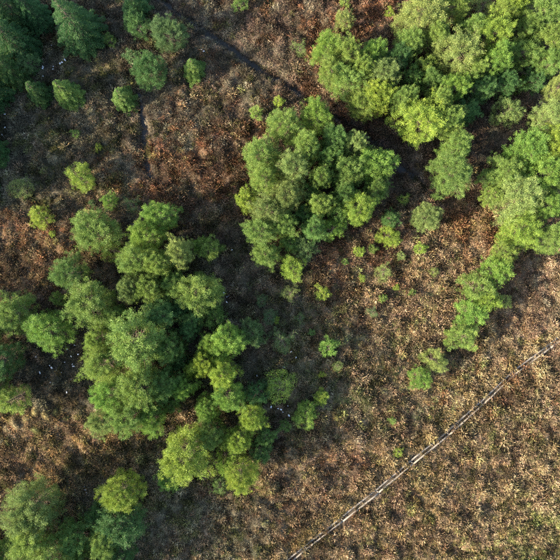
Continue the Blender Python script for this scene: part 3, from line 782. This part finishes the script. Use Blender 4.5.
def on_path(s): return np.array([np.interp(s, arc, pp[:, 0]), np.interp(s, arc, pp[:, 1])])
step = 4.55
boards = [board_mesh('plank', step - .05, .16, .045, 300 + i) for i in range(4)]
bear = board_mesh('bearer', 1.35, .13, .08, 310)
prng = random.Random(3)
nseg = int(arc[-1] / step)
s_off = (np.interp(0, [0], [0]))
for i in range(nseg + 1):
    a = on_path(i * step + .3); b = on_path(min(arc[-1], (i + 1) * step + .3))
    d = b - a; ang = math.atan2(d[1], d[0]); mid = (a + b) / 2; nrm = np.array([-math.sin(ang), math.cos(ang)])
    if np.hypot(*d) > step * .8:
        for row in (-1, 1):
            p = mid + nrm * .20 * row + nrm * prng.uniform(-.02, .02)
            o = link('plank', boards[prng.randrange(4)], None, bw)
            o.location = (*(p - org[:2]), prng.uniform(-.05, .0) - (.03 if (i >= 6 and row < 0) else 0)); o.rotation_euler = (prng.uniform(-.03, .03), 0, ang + prng.uniform(-.006, .006))
    p = a - nrm * .34
    o = link('bearer', bear, None, bw)
    o.location = (*(p - org[:2]), -.11); o.rotation_euler = (prng.uniform(-.02, .02), 0, ang - math.pi / 2 + prng.uniform(-.2, .2))

# ------------------------------------------------------------------ hummocks in the lit row at the left
def hummock_mesh(seed):
    global rng
    rng = np.random.default_rng(seed); nb = 420
    a = rng.uniform(0, 6.28, nb); q = np.sqrt(rng.uniform(0, 1, nb))
    rr = .52 * (1 + .18 * np.cos(2 * a + seed) + .1 * np.cos(3 * a))
    z = .42 * (1 - q ** 2.2)
    base = np.stack([q * rr * np.cos(a), q * rr * np.sin(a), z], 1)
    d = np.stack([np.cos(a) * q * 1.4, np.sin(a) * q * 1.4, np.full(nb, .8)], 1) + rng.normal(size=(nb, 3)) * .4
    b1 = blades(base, d, rng.uniform(.10, .24, nb), rng.uniform(.03, .06, nb), rng.uniform(0, 1, nb), .15)
    # solid mossy core
    v = [(0, 0, .40)]; f = []
    for i in range(1, 6):
        for k in range(14):
            t = 2 * math.pi * k / 14; s_ = i / 5 * (.52 * (1 + .18 * math.cos(2 * t + seed) + .1 * math.cos(3 * t)))
            v.append((s_ * math.cos(t), s_ * math.sin(t), .40 * (1 - (i / 5) ** 2.2) - (.12 if i == 5 else 0)))
    for k in range(14): f.append((0, 1 + k, 1 + (k + 1) % 14))
    for i in range(4):
        for k in range(14):
            p0 = 1 + i * 14 + k; p1 = 1 + i * 14 + (k + 1) % 14
            f.append((p0, p0 + 14, p1 + 14)); f.append((p0, p1 + 14, p1))
    return blade_mesh('hummock', [b1, (np.array(v), np.array(f), np.full(len(v), .3))], PLANT)
HUM = [hummock_mesh(200 + i) for i in range(3)]
hum = [(28, 418, .9, 'ochre', 'tan'), (37, 411, .8, 'ochre', ''), (47, 414, .8, 'ochre', ''), (56, 412, .7, 'olive', ''), (17, 422, 1.0, 'tan', ''), (7, 428, 1.0, 'tan', ''),
       (24, 425, .9, 'tan', ''), (38, 429, .9, 'olive', ''), (48, 430, .7, 'ochre', ''), (12, 436, 1.0, 'tan', ''), (2, 441, .9, 'tan', ''), (57, 426, .7, 'tan', ''), (65, 418, .7, 'olive', '')]
CW = {'ochre': 'yellowish', 'tan': 'tan', 'olive': 'olive'}
ORD = 'first second third fourth fifth sixth seventh eighth ninth tenth eleventh twelfth thirteenth fourteenth fifteenth sixteenth'.split()
for i, (px, py, s, c_, _) in enumerate(hum):
    x, y = w2(px, py); o = link('moss_hummock', HUM[i % 3])
    o.location = (x, y, float(height(np.array([x]), np.array([y]))[0]) - .05); o.scale = (s * (.9 + .35 * ((i * 7) % 5) / 4), s * (.85 + .3 * ((i * 3) % 4) / 3), s * (.8 + .4 * ((i * 5) % 3) / 2)); o.rotation_euler = (0, 0, i * 1.3)
    o['tint'] = {'ochre': (.36, .29, .13), 'tan': (.32, .25, .14), 'olive': (.20, .20, .075)}[c_]; tag(o, '%s moss hummock, %s from left of the %s ones in the sunlit row' % (CW[c_], ORD[sorted(q[0] for q in hum if q[3] == c_).index(px)], CW[c_]), 'hummock', 'sunlit hummocks at the left edge')

# ------------------------------------------------------------------ small white scraps lying in the dark heather
def scrap_mesh(seed):
    q = np.random.default_rng(seed); nn = 7; v = []; f = []
    for lay, zz in ((0, -.02), (1, .03)):
        for k in range(nn):
            t = 2 * math.pi * k / nn; r_ = .09 * q.uniform(.6, 1.25); v.append((r_ * 1.5 * math.cos(t), r_ * math.sin(t), zz + q.normal() * .012))
    v.append((0, 0, .05)); v.append((0, 0, -.03))
    for k in range(nn):
        k2 = (k + 1) % nn; f += [(k, k2, nn + k2), (k, nn + k2, nn + k), (nn + k, nn + k2, 2 * nn), (k2, k, 2 * nn + 1)]
    me = mesh_np('white_scrap', v, np.array(f), 3); me.materials.append(PALEWOOD); return me
SCR = [scrap_mesh(400 + i) for i in range(4)]
scr = [('beside the dark spruces at upper left', 'white scraps at upper left', [(43, 67), (43, 69), (54, 67), (54, 70), (62, 65), (64, 64), (67, 62), (43, 76), (33, 73), (37, 36), (52, 46), (5, 114), (3, 135), (6, 128)]),
       ('in the dark hollow between left edge and left clump', 'white scraps in the left hollow', [(46, 377), (51, 365), (53, 367), (73, 364), (74, 366), (72, 356), (75, 345), (67, 349), (69, 391), (71, 379), (62, 372), (38, 356), (79, 354), (52, 382), (65, 362), (41, 372)]),
       ('right of the left clump on dark heather', 'white scraps right of the left clump', [(227, 302), (229, 296), (227, 297), (232, 250), (224, 293)]),
       ('under the open yellow shrub', 'white scraps under the open shrub', [(271, 406), (278, 408), (281, 409), (283, 412), (289, 415), (288, 406), (284, 367), (257, 375), (270, 397), (292, 340), (291, 351), (296, 357)]),
       ('below the bottom left lit ground', 'white scraps near the bottom left', [(86, 489), (87, 492), (85, 486)]),
       ('just left of the ditch near the top', 'white scraps left of the ditch', [(202, 50), (204, 52)])]
srng = random.Random(9)
for lab, grp, pts in scr:
    for n_, (px, py) in enumerate(sorted(pts)):
        x, y = w2(px, py); o = link('white_scrap', SCR[srng.randrange(4)])
        s = srng.uniform(.6, 1.15); o.scale = (s, s * srng.uniform(.6, 1), s); o.rotation_euler = (srng.uniform(-.3, .3), srng.uniform(-.3, .3), srng.uniform(0, 6.28))
        o.location = (x, y, float(height(np.array([x]), np.array([y]))[0]) + .16)
        tag(o, 'small white scrap %s, %s from left' % (lab, ORD[n_]), 'scrap', grp)
